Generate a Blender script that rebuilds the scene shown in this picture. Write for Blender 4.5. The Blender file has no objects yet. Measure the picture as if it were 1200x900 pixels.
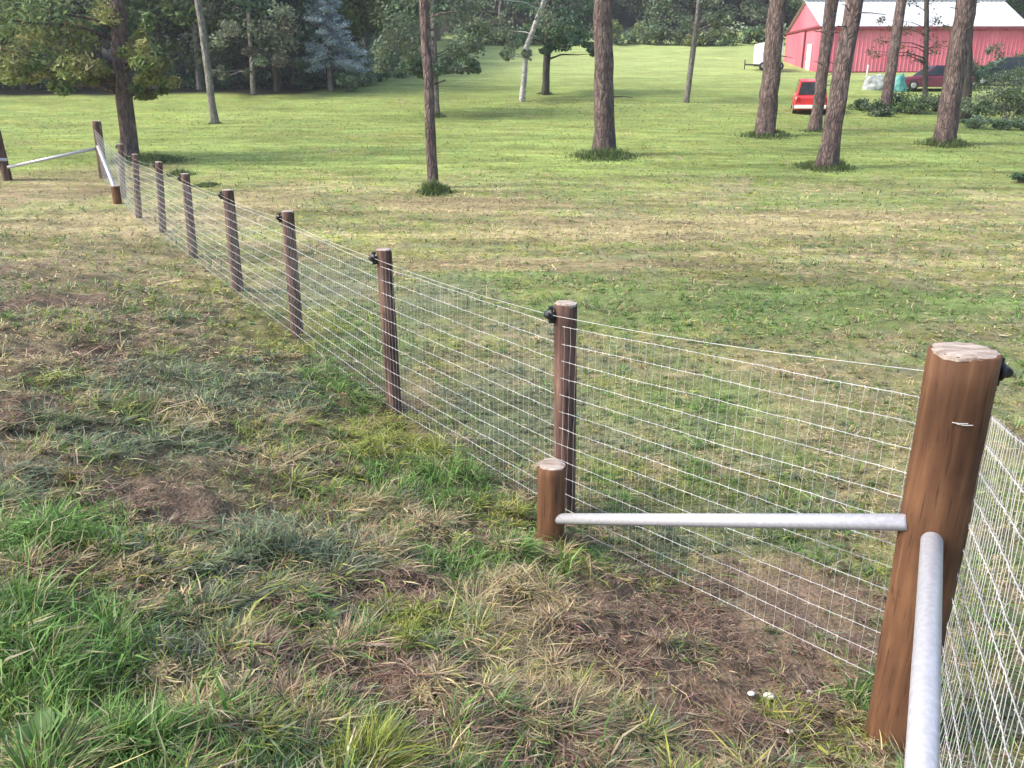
import bpy, bmesh, math, random
import numpy as np
from mathutils import Vector, Matrix
random.seed(7); RNG = np.random.default_rng(7)
SC = bpy.context.scene; COL = SC.collection
R = math.radians
# ------------------------------------------------------------------ camera
F = 950.0; CAMZ = 2.45; PITCH = math.atan(340/F)
cd = bpy.data.cameras.new('camera'); cam = bpy.data.objects.new('camera', cd); COL.objects.link(cam)
cd.sensor_width = 36; cd.lens = F/1200*36; cd.clip_start = .05; cd.clip_end = 2000
cam.location = (0, 0, CAMZ); cam.rotation_euler = (math.pi/2-PITCH, 0, 0); SC.camera = cam
# ------------------------------------------------------------------ light
SUN_EL, SUN_AZ = 42, -103          # azimuth from +Y, clockwise: light comes from the left, a touch behind the camera
w = bpy.data.worlds.new('World'); SC.world = w; w.use_nodes = True
nt = w.node_tree; sky = nt.nodes.new('ShaderNodeTexSky'); sky.sky_type = 'NISHITA'; sky.sun_disc = False
sky.sun_elevation = R(SUN_EL); sky.sun_rotation = R(SUN_AZ); sky.dust_density = 3; sky.air_density = 1.0; sky.ozone_density = .6
bg = nt.nodes['Background']; bg.inputs[1].default_value = .14; nt.links.new(sky.outputs[0], bg.inputs[0])
ld = bpy.data.lights.new('sun', 'SUN'); ld.energy = 1.6; ld.angle = R(14); ld.color = (1, .95, .86)
sun = bpy.data.objects.new('sun', ld); COL.objects.link(sun)
sd = Vector((math.sin(R(SUN_AZ))*math.cos(R(SUN_EL)), math.cos(R(SUN_AZ))*math.cos(R(SUN_EL)), math.sin(R(SUN_EL))))
sun.rotation_euler = (-sd).to_track_quat('-Z', 'Y').to_euler()
vs = SC.view_settings; vs.view_transform = 'Standard'; vs.look = 'None'; vs.gamma = 1; vs.exposure = 1.45
# ------------------------------------------------------------------ noise
def _h(ix, iy, s):
    n = (ix.astype(np.int64)*374761393 + iy.astype(np.int64)*668265263 + s*1442695041) & 0x7fffffff
    n = ((n ^ (n >> 13))*1274126177) & 0x7fffffff
    return ((n ^ (n >> 16)) & 0xffff)/65535.0
def vnoise(x, y, s=0):
    x = np.asarray(x, float); y = np.asarray(y, float)
    ix = np.floor(x); iy = np.floor(y); fx = x-ix; fy = y-iy
    fx = fx*fx*(3-2*fx); fy = fy*fy*(3-2*fy)
    a = _h(ix, iy, s); b = _h(ix+1, iy, s); c = _h(ix, iy+1, s); d = _h(ix+1, iy+1, s)
    return (a*(1-fx)+b*fx)*(1-fy)+(c*(1-fx)+d*fx)*fy
def fbm(x, y, s=0, o=4):
    t = 0; a = .5; n = 0
    for k in range(o):
        t = t+a*vnoise(x*2**k+17*k, y*2**k-9*k, s+k); n += a; a *= .5
    return t/n
def sst(a, b, x):
    t = np.clip((x-a)/(b-a), 0, 1); return t*t*(3-2*t)
# ------------------------------------------------------------------ terrain
TY = [-500, 0, 15, 20, 25, 30, 40, 50, 67, 100, 140, 220, 600]
TZ = [0, 0, .03, .2, .48, .75, 1.3, 2.35, 4.0, 8.8, 16, 32, 34]
NX, NY = -.846, -.533            # unit normal of the fence line, towards the camera side
def dside(x, y): return (x-1.55)*NX+(y-2.6)*NY
def zlow(x, y):
    x = np.asarray(x, float); y = np.asarray(y, float)
    k = 1.0+.05*np.abs(y)
    z = sum(np.interp(y+q*k, TY, TZ) for q in (-1, -.5, 0, .5, 1))/5
    d = dside(x, y)
    f = .32*(d+2.9-np.sqrt((d-2.9)**2+.5))/2 - .32*(2.9-math.sqrt(2.9**2+.5))/2
    z = z+np.where(d > 0, np.maximum(f, 0), 0)*(1-sst(4, 15, y))
    return z
def zf(x, y):
    x = np.asarray(x, float); y = np.asarray(y, float)
    d = dside(x, y); r = np.hypot(x, y)
    rough = .35+.65*sst(-.4, .6, d)
    b = (.10*(fbm(x*.9, y*.9, 3)-.5)+(.11*(fbm(x*3.1, y*3.1, 9, 3)-.5)+.06*(vnoise(x*8.5, y*8.5, 27)-.5))*(1-sst(12, 26, r)))*rough
    b = b+.35*(fbm(x*.06, y*.06, 21, 3)-.5)*sst(10, 40, r)
    return zlow(x, y)+b
def ray(px, py):
    x = (px-600)/F; y = -(py-450)/F
    return (x, math.cos(PITCH)+y*math.sin(PITCH), -math.sin(PITCH)+y*math.cos(PITCH))
def AT(px, py, Y):
    d = ray(px, py); t = Y/d[1]; return Vector((d[0]*t, Y, CAMZ+d[2]*t))
def G(px, py):
    d = np.array(ray(px, py)); t = np.concatenate([np.linspace(.5, 12, 1500), np.linspace(12, 160, 6000)])
    X = d[0]*t; Y = d[1]*t; Z = CAMZ+d[2]*t
    k = np.argmax(Z < zf(X, Y))
    return Vector((X[k], Y[k], float(zf(X[k], Y[k]))))
# ------------------------------------------------------------------ object helpers
def tag(o, label=None, cat=None, group=None, kind=None):
    if label: o['label'] = label
    if cat: o['category'] = cat
    if group: o['group'] = group
    if kind: o['kind'] = kind
    return o
def empty(name, loc=(0, 0, 0), rz=0, label=None, cat=None, group=None):
    o = bpy.data.objects.new(name, None); COL.objects.link(o); o.location = loc; o.rotation_euler.z = rz
    o.empty_display_size = .2
    return tag(o, label, cat, group)
def mesh_np(name, V, Fc, mat, col=None, parent=None, smooth=False):
    V = np.asarray(V, np.float32); Fc = np.asarray(Fc, np.int32); k = Fc.shape[1]
    me = bpy.data.meshes.new(name); me.vertices.add(len(V)); me.vertices.foreach_set('co', V.ravel())
    me.loops.add(Fc.size); me.loops.foreach_set('vertex_index', Fc.ravel())
    me.polygons.add(len(Fc)); me.polygons.foreach_set('loop_start', np.arange(len(Fc), dtype=np.int32)*k)
    me.polygons.foreach_set('use_smooth', np.full(len(Fc), smooth))
    me.update(calc_edges=True)
    if col is not None:
        c = np.ones((len(V), 4), np.float32); c[:, :3] = col
        at = me.color_attributes.new('Col', 'FLOAT_COLOR', 'POINT'); at.data.foreach_set('color', c.ravel())
    me.materials.append(mat)
    o = bpy.data.objects.new(name, me); COL.objects.link(o)
    if parent is not None: o.parent = parent
    return o
def bobj(name, bm, mat, parent=None, smooth=False, bevel=0):
    if bevel: bmesh.ops.bevel(bm, geom=[e for e in bm.edges], offset=bevel, segments=1, affect='EDGES', clamp_overlap=True)
    bmesh.ops.recalc_face_normals(bm, faces=bm.faces)
    me = bpy.data.meshes.new(name); bm.to_mesh(me); bm.free(); me.materials.append(mat)
    for p in me.polygons: p.use_smooth = smooth
    o = bpy.data.objects.new(name, me); COL.objects.link(o)
    if parent is not None: o.parent = parent
    return o
def add_box(bm, c, s, rot=None):
    m = Matrix.Translation(Vector(c))@(rot.to_4x4() if rot else Matrix())@Matrix.Diagonal((*s, 1))
    bmesh.ops.create_cube(bm, size=1, matrix=m)
def add_tube(bm, pts, rads, n=12, cap=True, squash=None):
    pts = [Vector(p) for p in pts]; rings = []
    if not hasattr(rads, '__len__'): rads = [rads]*len(pts)
    for i, p in enumerate(pts):
        t = (pts[min(i+1, len(pts)-1)]-pts[max(i-1, 0)]).normalized()
        u = t.cross(Vector((0, 1, 0)) if abs(t.y) < .9 else Vector((1, 0, 0))).normalized(); v = t.cross(u)
        rings.append([bm.verts.new(p+(u*math.cos(2*math.pi*k/n)+v*math.sin(2*math.pi*k/n))*(rads[i]*(squash(i, k) if squash else 1))) for k in range(n)])
    for a, b in zip(rings, rings[1:]):
        for k in range(n): bm.faces.new((a[k], a[(k+1) % n], b[(k+1) % n], b[k]))
    if cap: bm.faces.new(rings[0][::-1]); bm.faces.new(rings[-1])
    return rings
# ------------------------------------------------------------------ materials
def mat_new(name):
    m = bpy.data.materials.new(name); m.use_nodes = True; n = m.node_tree
    return m, n, n.nodes['Principled BSDF']
def nd(n, t, **k):
    o = n.nodes.new(t)
    for a, b in k.items(): setattr(o, a, b)
    return o
def noisy(name, c1, c2, scale=5, rough=.8, stretch=(1, 1, 1), bump=.2, metal=0, c3=None, detail=6, bscale=None, coat=0):
    m, n, p = mat_new(name)
    tc = nd(n, 'ShaderNodeTexCoord'); mp = nd(n, 'ShaderNodeMapping'); mp.inputs['Scale'].default_value = stretch
    n.links.new(tc.outputs['Object'], mp.inputs[0])
    no = nd(n, 'ShaderNodeTexNoise'); no.inputs['Scale'].default_value = scale; no.inputs['Detail'].default_value = detail
    n.links.new(mp.outputs[0], no.inputs[0])
    cr = nd(n, 'ShaderNodeValToRGB'); e = cr.color_ramp.elements
    e[0].position = .35; e[0].color = (*c1, 1); e[1].position = .65; e[1].color = (*c2, 1)
    if c3: x = cr.color_ramp.elements.new(.75); x.color = (*c3, 1)
    n.links.new(no.outputs[0], cr.inputs[0]); n.links.new(cr.outputs[0], p.inputs['Base Color'])
    p.inputs['Roughness'].default_value = rough; p.inputs['Metallic'].default_value = metal
    p.inputs['Coat Weight'].default_value = coat
    if bump:
        nb = nd(n, 'ShaderNodeTexNoise'); nb.inputs['Scale'].default_value = bscale or scale*2.5; nb.inputs['Detail'].default_value = 5
        n.links.new(mp.outputs[0], nb.inputs[0])
        b = nd(n, 'ShaderNodeBump'); b.inputs['Strength'].default_value = bump; b.inputs['Distance'].default_value = .02
        n.links.new(nb.outputs[0], b.inputs['Height']); n.links.new(b.outputs[0], p.inputs['Normal'])
    return m
def leafmat(name, trans=.35, rough=.6, spec=.3):
    m, n, p = mat_new(name)
    at = nd(n, 'ShaderNodeAttribute', attribute_name='Col')
    n.links.new(at.outputs['Color'], p.inputs['Base Color']); p.inputs['Roughness'].default_value = rough
    p.inputs['Specular IOR Level'].default_value = spec
    tr = nd(n, 'ShaderNodeBsdfTranslucent'); mx = nd(n, 'ShaderNodeMixShader'); mx.inputs[0].default_value = trans
    n.links.new(at.outputs['Color'], tr.inputs[0]); n.links.new(p.outputs[0], mx.inputs[1]); n.links.new(tr.outputs[0], mx.inputs[2])
    n.links.new(mx.outputs[0], n.nodes['Material Output'].inputs[0])
    return m
M_LEAF = leafmat('foliage', .35, .55); M_BLADE = leafmat('grass_blades', .3, .55, .35)
def woodmat(name, dark, mid, pale):
    m, n, p = mat_new(name); tc = nd(n, 'ShaderNodeTexCoord')
    def ns(sc, st, det=8, dist=0):
        mp = nd(n, 'ShaderNodeMapping'); mp.inputs['Scale'].default_value = st; n.links.new(tc.outputs['Object'], mp.inputs[0])
        o = nd(n, 'ShaderNodeTexNoise'); o.inputs['Scale'].default_value = sc; o.inputs['Detail'].default_value = det; o.inputs['Distortion'].default_value = dist; n.links.new(mp.outputs[0], o.inputs[0]); return o
    a = ns(4, (7, 7, .5), 10, .4); b = ns(3.2, (1, 1, .8), 6); c = ns(40, (3, 3, .14), 6); k = ns(5.5, (1.6, 1.6, 1), 3)
    r1 = nd(n, 'ShaderNodeValToRGB'); e = r1.color_ramp.elements; e[0].position = .36; e[0].color = (*dark, 1); e[1].position = .56; e[1].color = (*mid, 1); x = e.new(.74); x.color = (*pale, 1); n.links.new(a.outputs[0], r1.inputs[0])
    r2 = nd(n, 'ShaderNodeValToRGB'); e = r2.color_ramp.elements; e[0].position = .35; e[0].color = (.55, .50, .46, 1); e[1].position = .62; e[1].color = (1.15, 1.1, 1.05, 1); n.links.new(b.outputs[0], r2.inputs[0])
    m1 = nd(n, 'ShaderNodeMixRGB', blend_type='MULTIPLY'); m1.inputs[0].default_value = 1; n.links.new(r1.outputs[0], m1.inputs[1]); n.links.new(r2.outputs[0], m1.inputs[2])
    r3 = nd(n, 'ShaderNodeValToRGB'); e = r3.color_ramp.elements; e[0].position = .34; e[0].color = (.42, .38, .35, 1); e[1].position = .43; e[1].color = (1, 1, 1, 1); n.links.new(c.outputs[0], r3.inputs[0])
    m2 = nd(n, 'ShaderNodeMixRGB', blend_type='MULTIPLY'); m2.inputs[0].default_value = .7; n.links.new(m1.outputs[0], m2.inputs[1]); n.links.new(r3.outputs[0], m2.inputs[2])
    r4 = nd(n, 'ShaderNodeValToRGB'); e = r4.color_ramp.elements; e[0].position = .27; e[0].color = (.25, .2, .18, 1); e[1].position = .33; e[1].color = (1, 1, 1, 1); n.links.new(k.outputs[0], r4.inputs[0])
    m3 = nd(n, 'ShaderNodeMixRGB', blend_type='MULTIPLY'); m3.inputs[0].default_value = .7; n.links.new(m2.outputs[0], m3.inputs[1]); n.links.new(r4.outputs[0], m3.inputs[2])
    n.links.new(m3.outputs[0], p.inputs['Base Color']); p.inputs['Roughness'].default_value = .8; p.inputs['Specular IOR Level'].default_value = .3
    bp = nd(n, 'ShaderNodeBump'); bp.inputs['Strength'].default_value = .6; bp.inputs['Distance'].default_value = .006; n.links.new(m3.outputs[0], bp.inputs['Height']); n.links.new(bp.outputs[0], p.inputs['Normal'])
    return m
M_WOOD = woodmat('treated_post_wood', (.100, .050, .027), (.138, .070, .036), (.19, .112, .062))
M_WOODG = woodmat('weathered_post_wood', (.060, .036, .032), (.14, .085, .070), (.23, .155, .12))
M_CUT = noisy('cut_log_end', (.26, .20, .16), (.46, .39, .34), 9, .9, (1, 4, 1), .8, c3=(.52, .46, .41), detail=9)
M_PIPE = noisy('galvanised_pipe', (.42, .42, .45), (.50, .50, .54), 55, .42, (1, 1, 1), .03, metal=.3, c3=(.58, .57, .60), detail=12)
M_WIRE = noisy('galvanised_wire', (.52, .52, .52), (.80, .79, .76), 5, .45, bump=0, metal=.35)
M_BLACK = noisy('black_plastic', (.010, .010, .012), (.02, .02, .022), 10, .45, bump=.1)
def barkmat(name, dark, mid, pale, sc=1.0):
    m, n, p = mat_new(name); tc = nd(n, 'ShaderNodeTexCoord')
    mp = nd(n, 'ShaderNodeMapping'); mp.inputs['Scale'].default_value = (9*sc, 9*sc, 3.0*sc); n.links.new(tc.outputs['Object'], mp.inputs[0])
    nz = nd(n, 'ShaderNodeTexNoise'); nz.inputs['Scale'].default_value = 1.2; nz.inputs['Detail'].default_value = 8; n.links.new(mp.outputs[0], nz.inputs[0])
    ad = nd(n, 'ShaderNodeMixRGB'); ad.inputs[0].default_value = .25; n.links.new(mp.outputs[0], ad.inputs[1]); n.links.new(nz.outputs['Color'], ad.inputs[2])
    vo = nd(n, 'ShaderNodeTexVoronoi', feature='DISTANCE_TO_EDGE'); vo.inputs['Scale'].default_value = 1.6; n.links.new(ad.outputs[0], vo.inputs[0])
    big = nd(n, 'ShaderNodeTexNoise'); big.inputs['Scale'].default_value = 1.1; big.inputs['Detail'].default_value = 5; n.links.new(tc.outputs['Object'], big.inputs[0])
    c1 = nd(n, 'ShaderNodeValToRGB'); e = c1.color_ramp.elements; e[0].position = .35; e[0].color = (*mid, 1); e[1].position = .68; e[1].color = (*pale, 1); n.links.new(big.outputs[0], c1.inputs[0])
    c2 = nd(n, 'ShaderNodeValToRGB'); e = c2.color_ramp.elements; e[0].position = .0; e[0].color = (.25, .25, .25, 1); e[1].position = .16; e[1].color = (1, 1, 1, 1); n.links.new(vo.outputs[0], c2.inputs[0])
    mu = nd(n, 'ShaderNodeMixRGB', blend_type='MULTIPLY'); mu.inputs[0].default_value = .55; n.links.new(c1.outputs[0], mu.inputs[1]); n.links.new(c2.outputs[0], mu.inputs[2])
    m3 = nd(n, 'ShaderNodeMixRGB'); c3 = nd(n, 'ShaderNodeValToRGB'); e = c3.color_ramp.elements; e[0].position = .38; e[1].position = .62; n.links.new(nz.outputs[0], c3.inputs[0])
    n.links.new(c3.outputs[0], m3.inputs[0]); m3.inputs[1].default_value = (*dark, 1); n.links.new(mu.outputs[0], m3.inputs[2]); n.links.new(m3.outputs[0], p.inputs['Base Color'])
    p.inputs['Roughness'].default_value = .95; p.inputs['Specular IOR Level'].default_value = .15
    b = nd(n, 'ShaderNodeBump'); b.inputs['Strength'].default_value = 1; b.inputs['Distance'].default_value = .03; n.links.new(c2.outputs[0], b.inputs['Height']); n.links.new(b.outputs[0], p.inputs['Normal'])
    return m
M_BARK_R = barkmat('red_brown_bark', (.080, .062, .060), (.165, .115, .106), (.26, .195, .18))
M_BARK_G = barkmat('grey_bark', (.13, .12, .105), (.24, .22, .20), (.34, .32, .29))
M_BARK_B = noisy('pale_birch_bark', (.20, .19, .18), (.50, .48, .46), 3, .8, (2, 2, 3), .4, detail=8)
M_BARK_D = noisy('dark_bark', (.030, .026, .022), (.07, .06, .05), 3, .9, (4, 4, .9), .8)
# ------------------------------------------------------------------ grass colour map (what grows where)
# kinds: 0 lush green, 1 grey-green, 2 yellow-green, 3 straw, 4 dead brown / soil, 5 bright meadow
KC = np.array([(.135, .250, .058), (.175, .220, .130), (.275, .310, .062), (.440, .360, .200), (.245, .165, .122), (.250, .345, .095)])
def patch(px, py, rx, ry, k, s=.9):
    c = G(px, py); a = G(px, py+ry); b = G(px, max(py-ry, 60)); e = G(px+rx if px < 600 else px-rx, py)
    return (c.x, c.y, abs(e.x-c.x), (b.y-a.y)/2, k, s)
PATCH = [patch(*a) for a in [
    (75, 632, 80, 38, 0, .95), (70, 770, 120, 75, 0, .92), (90, 860, 120, 40, 0, .6), (300, 840, 80, 50, 3, .55), (260, 700, 60, 25, 1, .7), (540, 810, 150, 45, 4, .6), (600, 880, 140, 25, 4, .6), (400, 850, 70, 30, 3, .5), (400, 640, 70, 25, 3, .6), (240, 640, 80, 20, 3, .5), (20, 560, 60, 30, 1, .8), (300, 540, 80, 20, 3, .5), (420, 560, 50, 20, 4, .5), (400, 405, 90, 35, 0, .6), (330, 370, 60, 30, 2, .6),
    (520, 540, 90, 60, 0, .6), (430, 500, 70, 30, 2, .7), (460, 515, 60, 35, 2, .85), (400, 455, 60, 28, 0, .85), (340, 400, 60, 22, 2, .8), (300, 372, 40, 15, 0, .6), (530, 575, 60, 30, 0, .8), (590, 600, 40, 18, 2, .6), (250, 335, 50, 14, 2, .5), (470, 730, 70, 25, 2, .6), (20, 355, 75, 26, 4, .95), (90, 428, 100, 18, 4, .85), (30, 480, 70, 26, 4, .85),
    (190, 585, 120, 30, 4, .9), (90, 212, 115, 24, 4, .55), (130, 260, 110, 14, 3, .6), (40, 310, 60, 14, 4, .5), (350, 790, 60, 50, 4, .7), (430, 700, 90, 30, 4, .55),
    (770, 750, 200, 70, 4, .92), (930, 720, 130, 80, 4, .85), (640, 790, 120, 40, 3, .55), (700, 870, 200, 30, 3, .45), (880, 850, 120, 50, 4, .7),
    (260, 450, 160, 32, 1, .8), (150, 520, 150, 25, 1, .7), (330, 640, 110, 40, 1, .8), (230, 730, 70, 60, 1, .7), (560, 640, 80, 25, 0, .5), (610, 720, 70, 40, 3, .7),
    (10, 430, 30, 40, 3, .9), (60, 440, 40, 12, 2, .6), (470, 620, 60, 30, 3, .5), (960, 870, 60, 40, 2, .6), (450, 850, 60, 25, 0, .45),
    (900, 360, 330, 26, 0, .75), (620, 330, 180, 14, 0, .5), (520, 350, 70, 30, 1, .6), (600, 480, 80, 60, 1, .7), (380, 330, 70, 30, 1, .7),
    (850, 480, 150, 40, 0, .5), (980, 480, 90, 70, 3, .45), (840, 620, 150, 30, 1, .6), (540, 240, 100, 10, 3, .9), (760, 270, 250, 14, 3, .7), (300, 240, 60, 25, 3, .6),
    (1000, 255, 160, 10, 3, .7), (640, 310, 200, 8, 3, .8), (400, 190, 150, 8, 5, .5), (1000, 235, 130, 10, 0, .4), (690, 230, 60, 8, 0, .4),
]]
def streak(x, y):                                          # rows left by the mower
    r = np.hypot(x, y); a = sst(8, 12, r)
    s = .5*fbm(x*.30+5, y*1.9+.25*x, 200, 4)+.5*fbm(x*.9, y*4.5, 210, 3)
    return 1+a*(1-.45*sst(25, 45, r))*(s-.5)*1.6
def woods(x, y):                                           # dark leaf litter on the floor of the woods
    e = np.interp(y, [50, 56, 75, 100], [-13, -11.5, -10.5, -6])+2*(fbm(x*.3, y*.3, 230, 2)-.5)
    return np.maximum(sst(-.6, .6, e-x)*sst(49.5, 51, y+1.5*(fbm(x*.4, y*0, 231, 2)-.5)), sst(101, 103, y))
def kinds(x, y):
    x = np.asarray(x, float); y = np.asarray(y, float); d = dside(x, y); r = np.hypot(x, y)
    W = np.zeros(x.shape+(6,))
    A = sst(-.35, .25, d+.5*(fbm(x, y, 50)-.5))           # camera side of the fence: rough ground
    for k, (a, b) in enumerate([(.14, .22), (.21, .28), (.17, .16), (.29, .20), (.28, .08), (0, 0)]): W[..., k] = A*a+(1-A)*b
    W[..., 0] += (1-A)*.08
    t = sst(9.5, 12, y+2.5*(fbm(x*.25, y*.5, 60)-.5))*(1-A*.75)    # dry mown band
    dry = np.array([.14, .18, .28, .31, .09, 0]); W = W*(1-t[..., None])+dry*t[..., None]
    t = sst(18, 25, y+4*(fbm(x*.15, y*.3, 61)-.5)); mea = np.array([.13, .02, .22, .05, 0, .58])
    W = W*(1-t[..., None])+mea*t[..., None]
    for k in range(6):                                     # uneven mixture at several sizes
        sc = .9 if k != 5 else .2
        n = .30*fbm(x*sc, y*sc*1.3, 70+k, 3)+.70*fbm(x*sc*5.5, y*sc*5.5, 80+k, 3)
        W[..., k] *= np.clip(.08+(n-.30)*3.0, .02, 3)**1.9
    W /= W.sum(-1, keepdims=True)
    for cx, cy, rx, ry, k, s in PATCH:
        q = ((x-cx)/rx)**2+((y-cy)/ry)**2
        m = (1-sst(.35, 1.5, q+1.1*(fbm(x*2.2/max(rx, .3), y*2.2/max(ry, .3), 90, 4)-.5)))*s
        m = m[..., None]; oh = np.zeros(6); oh[k] = 1
        m = m*(.72+.28*sst(.35, .6, fbm(x*5, y*5, 95, 2)))[..., None] if m.max() > 0 else m
        W = W*(1-m)+oh*m
    return W
# ------------------------------------------------------------------ ground: one polar sheet out to the horizon
def build_ground():
    rr = [.12]
    while rr[-1] < 600: rr.append(rr[-1]*1.0125 + .002)
    rr = np.array(rr)
    a = np.concatenate([np.arange(-180, -48, 3.0), np.arange(-48, 48, .22), np.arange(48, 180, 3.0)]); a = np.radians(a)
    RR, AA = np.meshgrid(rr, a, indexing='ij'); X = RR*np.sin(AA); Y = RR*np.cos(AA); Z = zf(X, Y)
    near = RR < 9
    Z = Z+np.where(near, .022*(fbm(X*14, Y*14, 33, 2)-.5), 0)
    nr, na = X.shape
    W = kinds(X, Y); C = W@KC
    soil = np.array((.075, .050, .040)); thatch = np.array((.15, .115, .075))
    th = (fbm(X*6, Y*6, 44, 3))[..., None]; under = soil*(1-th)+thatch*th
    f = (.20+.60*sst(6, 22, RR)+.35*sst(.2, -.3, dside(X, Y))*(1-sst(6, 22, RR)))[..., None]; C = under*(1-f)+C*f; C = C*streak(X, Y)[..., None]
    sl = (sst(50, 75, RR)*.55)[..., None]; C = C*(1-sl)+np.array((.40, .47, .19))*sl  # sunlight on the far slope painted in as a paler yellow green
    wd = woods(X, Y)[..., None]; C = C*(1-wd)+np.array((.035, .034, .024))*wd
    V = np.stack([X, Y, Z], -1).reshape(-1, 3)
    i = np.arange(nr-1)[:, None]*na; j = np.arange(na)[None]; j2 = (j+1) % na
    Fq = np.stack([i+j, i+na+j, i+na+j2, i+j2], -1).reshape(-1, 4)[:, ::-1]
    m, n, p = mat_new('turf_and_soil')
    at = nd(n, 'ShaderNodeAttribute', attribute_name='Col'); tc = nd(n, 'ShaderNodeTexCoord')
    mix = None; src = at.outputs['Color']
    for sc, lo, hi, st in ((60, .55, 1.4, (1, 1, 1)), (7, .75, 1.25, (1, 1, 1)), (1.6, .8, 1.2, (.35, 1.6, 1)), (.35, .85, 1.15, (.4, 1.3, 1))):
        mp = nd(n, 'ShaderNodeMapping'); mp.inputs['Scale'].default_value = st; n.links.new(tc.outputs['Object'], mp.inputs[0])
        no = nd(n, 'ShaderNodeTexNoise'); no.inputs['Scale'].default_value = sc; no.inputs['Detail'].default_value = 6; n.links.new(mp.outputs[0], no.inputs[0])
        mr = nd(n, 'ShaderNodeMapRange'); mr.inputs[1].default_value = .3; mr.inputs[2].default_value = .7; mr.inputs[3].default_value = lo; mr.inputs[4].default_value = hi
        n.links.new(no.outputs[0], mr.inputs[0])
        vm = nd(n, 'ShaderNodeVectorMath', operation='SCALE'); n.links.new(src, vm.inputs[0]); n.links.new(mr.outputs[0], vm.inputs['Scale']); src = vm.outputs[0]
        if sc == 60: fine = no
    n.links.new(src, p.inputs['Base Color']); p.inputs['Roughness'].default_value = .95; p.inputs['Specular IOR Level'].default_value = .1
    b = nd(n, 'ShaderNodeBump'); b.inputs['Strength'].default_value = .8; b.inputs['Distance'].default_value = .02
    n.links.new(fine.outputs[0], b.inputs['Height']); n.links.new(b.outputs[0], p.inputs['Normal'])
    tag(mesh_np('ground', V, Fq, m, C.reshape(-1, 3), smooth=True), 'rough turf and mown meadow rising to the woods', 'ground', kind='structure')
    return
build_ground()
# ------------------------------------------------------------------ thin summer haze
def haze():
    bm = bmesh.new(); add_box(bm, (0, 0, 24), (1300, 1300, 56))
    m = bpy.data.materials.new('haze_air'); m.use_nodes = True; n = m.node_tree; n.nodes.clear()
    v = nd(n, 'ShaderNodeVolumePrincipled'); v.inputs['Color'].default_value = (.90, .95, 1, 1); v.inputs['Density'].default_value = .0007; v.inputs['Anisotropy'].default_value = .3
    o = nd(n, 'ShaderNodeOutputMaterial'); n.links.new(v.outputs[0], o.inputs['Volume'])
    tag(bobj('haze', bm, m), 'thin pale haze over the far meadow and woods', 'haze', kind='stuff')
haze()
# ------------------------------------------------------------------ grass blades
def blades(name, x, y, z, L, hw, lean0, lean1, colr, mat=M_BLADE, az=None):
    n = len(x); az = RNG.uniform(0, 2*np.pi, n) if az is None else az
    dx = np.cos(az); dy = np.sin(az)
    tw = az+np.pi/2+RNG.normal(0, .5, n); wx = np.cos(tw)*hw; wy = np.sin(tw)*hw; wz = RNG.normal(0, .35, n)*hw
    P0 = np.stack([x, y, z], -1); Wv = np.stack([wx, wy, wz], -1)
    st1 = np.stack([np.sin(lean0)*dx, np.sin(lean0)*dy, np.cos(lean0)], -1)*(L*.55)[:, None]
    side = RNG.normal(0, .25, n)
    d2x = dx*np.cos(side)-dy*np.sin(side); d2y = dx*np.sin(side)+dy*np.cos(side)
    st2 = np.stack([np.sin(lean1)*d2x, np.sin(lean1)*d2y, np.cos(lean1)], -1)*(L*.45)[:, None]
    P1 = P0+st1; P2 = P1+st2
    V = np.stack([P0-Wv, P0+Wv, P1-Wv*.85, P1+Wv*.85, P2], 1).reshape(-1, 3)
    b = (np.arange(n)*5)[:, None, None]
    T = (b+np.array([[0, 1, 3], [0, 3, 2], [2, 3, 4]])[None]).reshape(-1, 3)
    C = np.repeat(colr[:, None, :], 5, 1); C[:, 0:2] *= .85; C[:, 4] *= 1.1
    return mesh_np(name, V, T, mat, C.reshape(-1, 3), smooth=False)
TALL = [(*G(70, 775)[:2], .50, .24, 1.3), (*G(75, 640)[:2], .26, .20, 1.0), (*G(170, 870)[:2], .45, .15, 1.0), (*G(480, 560)[:2], .5, .5, .5), (*G(390, 410)[:2], .6, .6, .5),
        (*G(330, 650)[:2], .25, .2, .5)]
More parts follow.
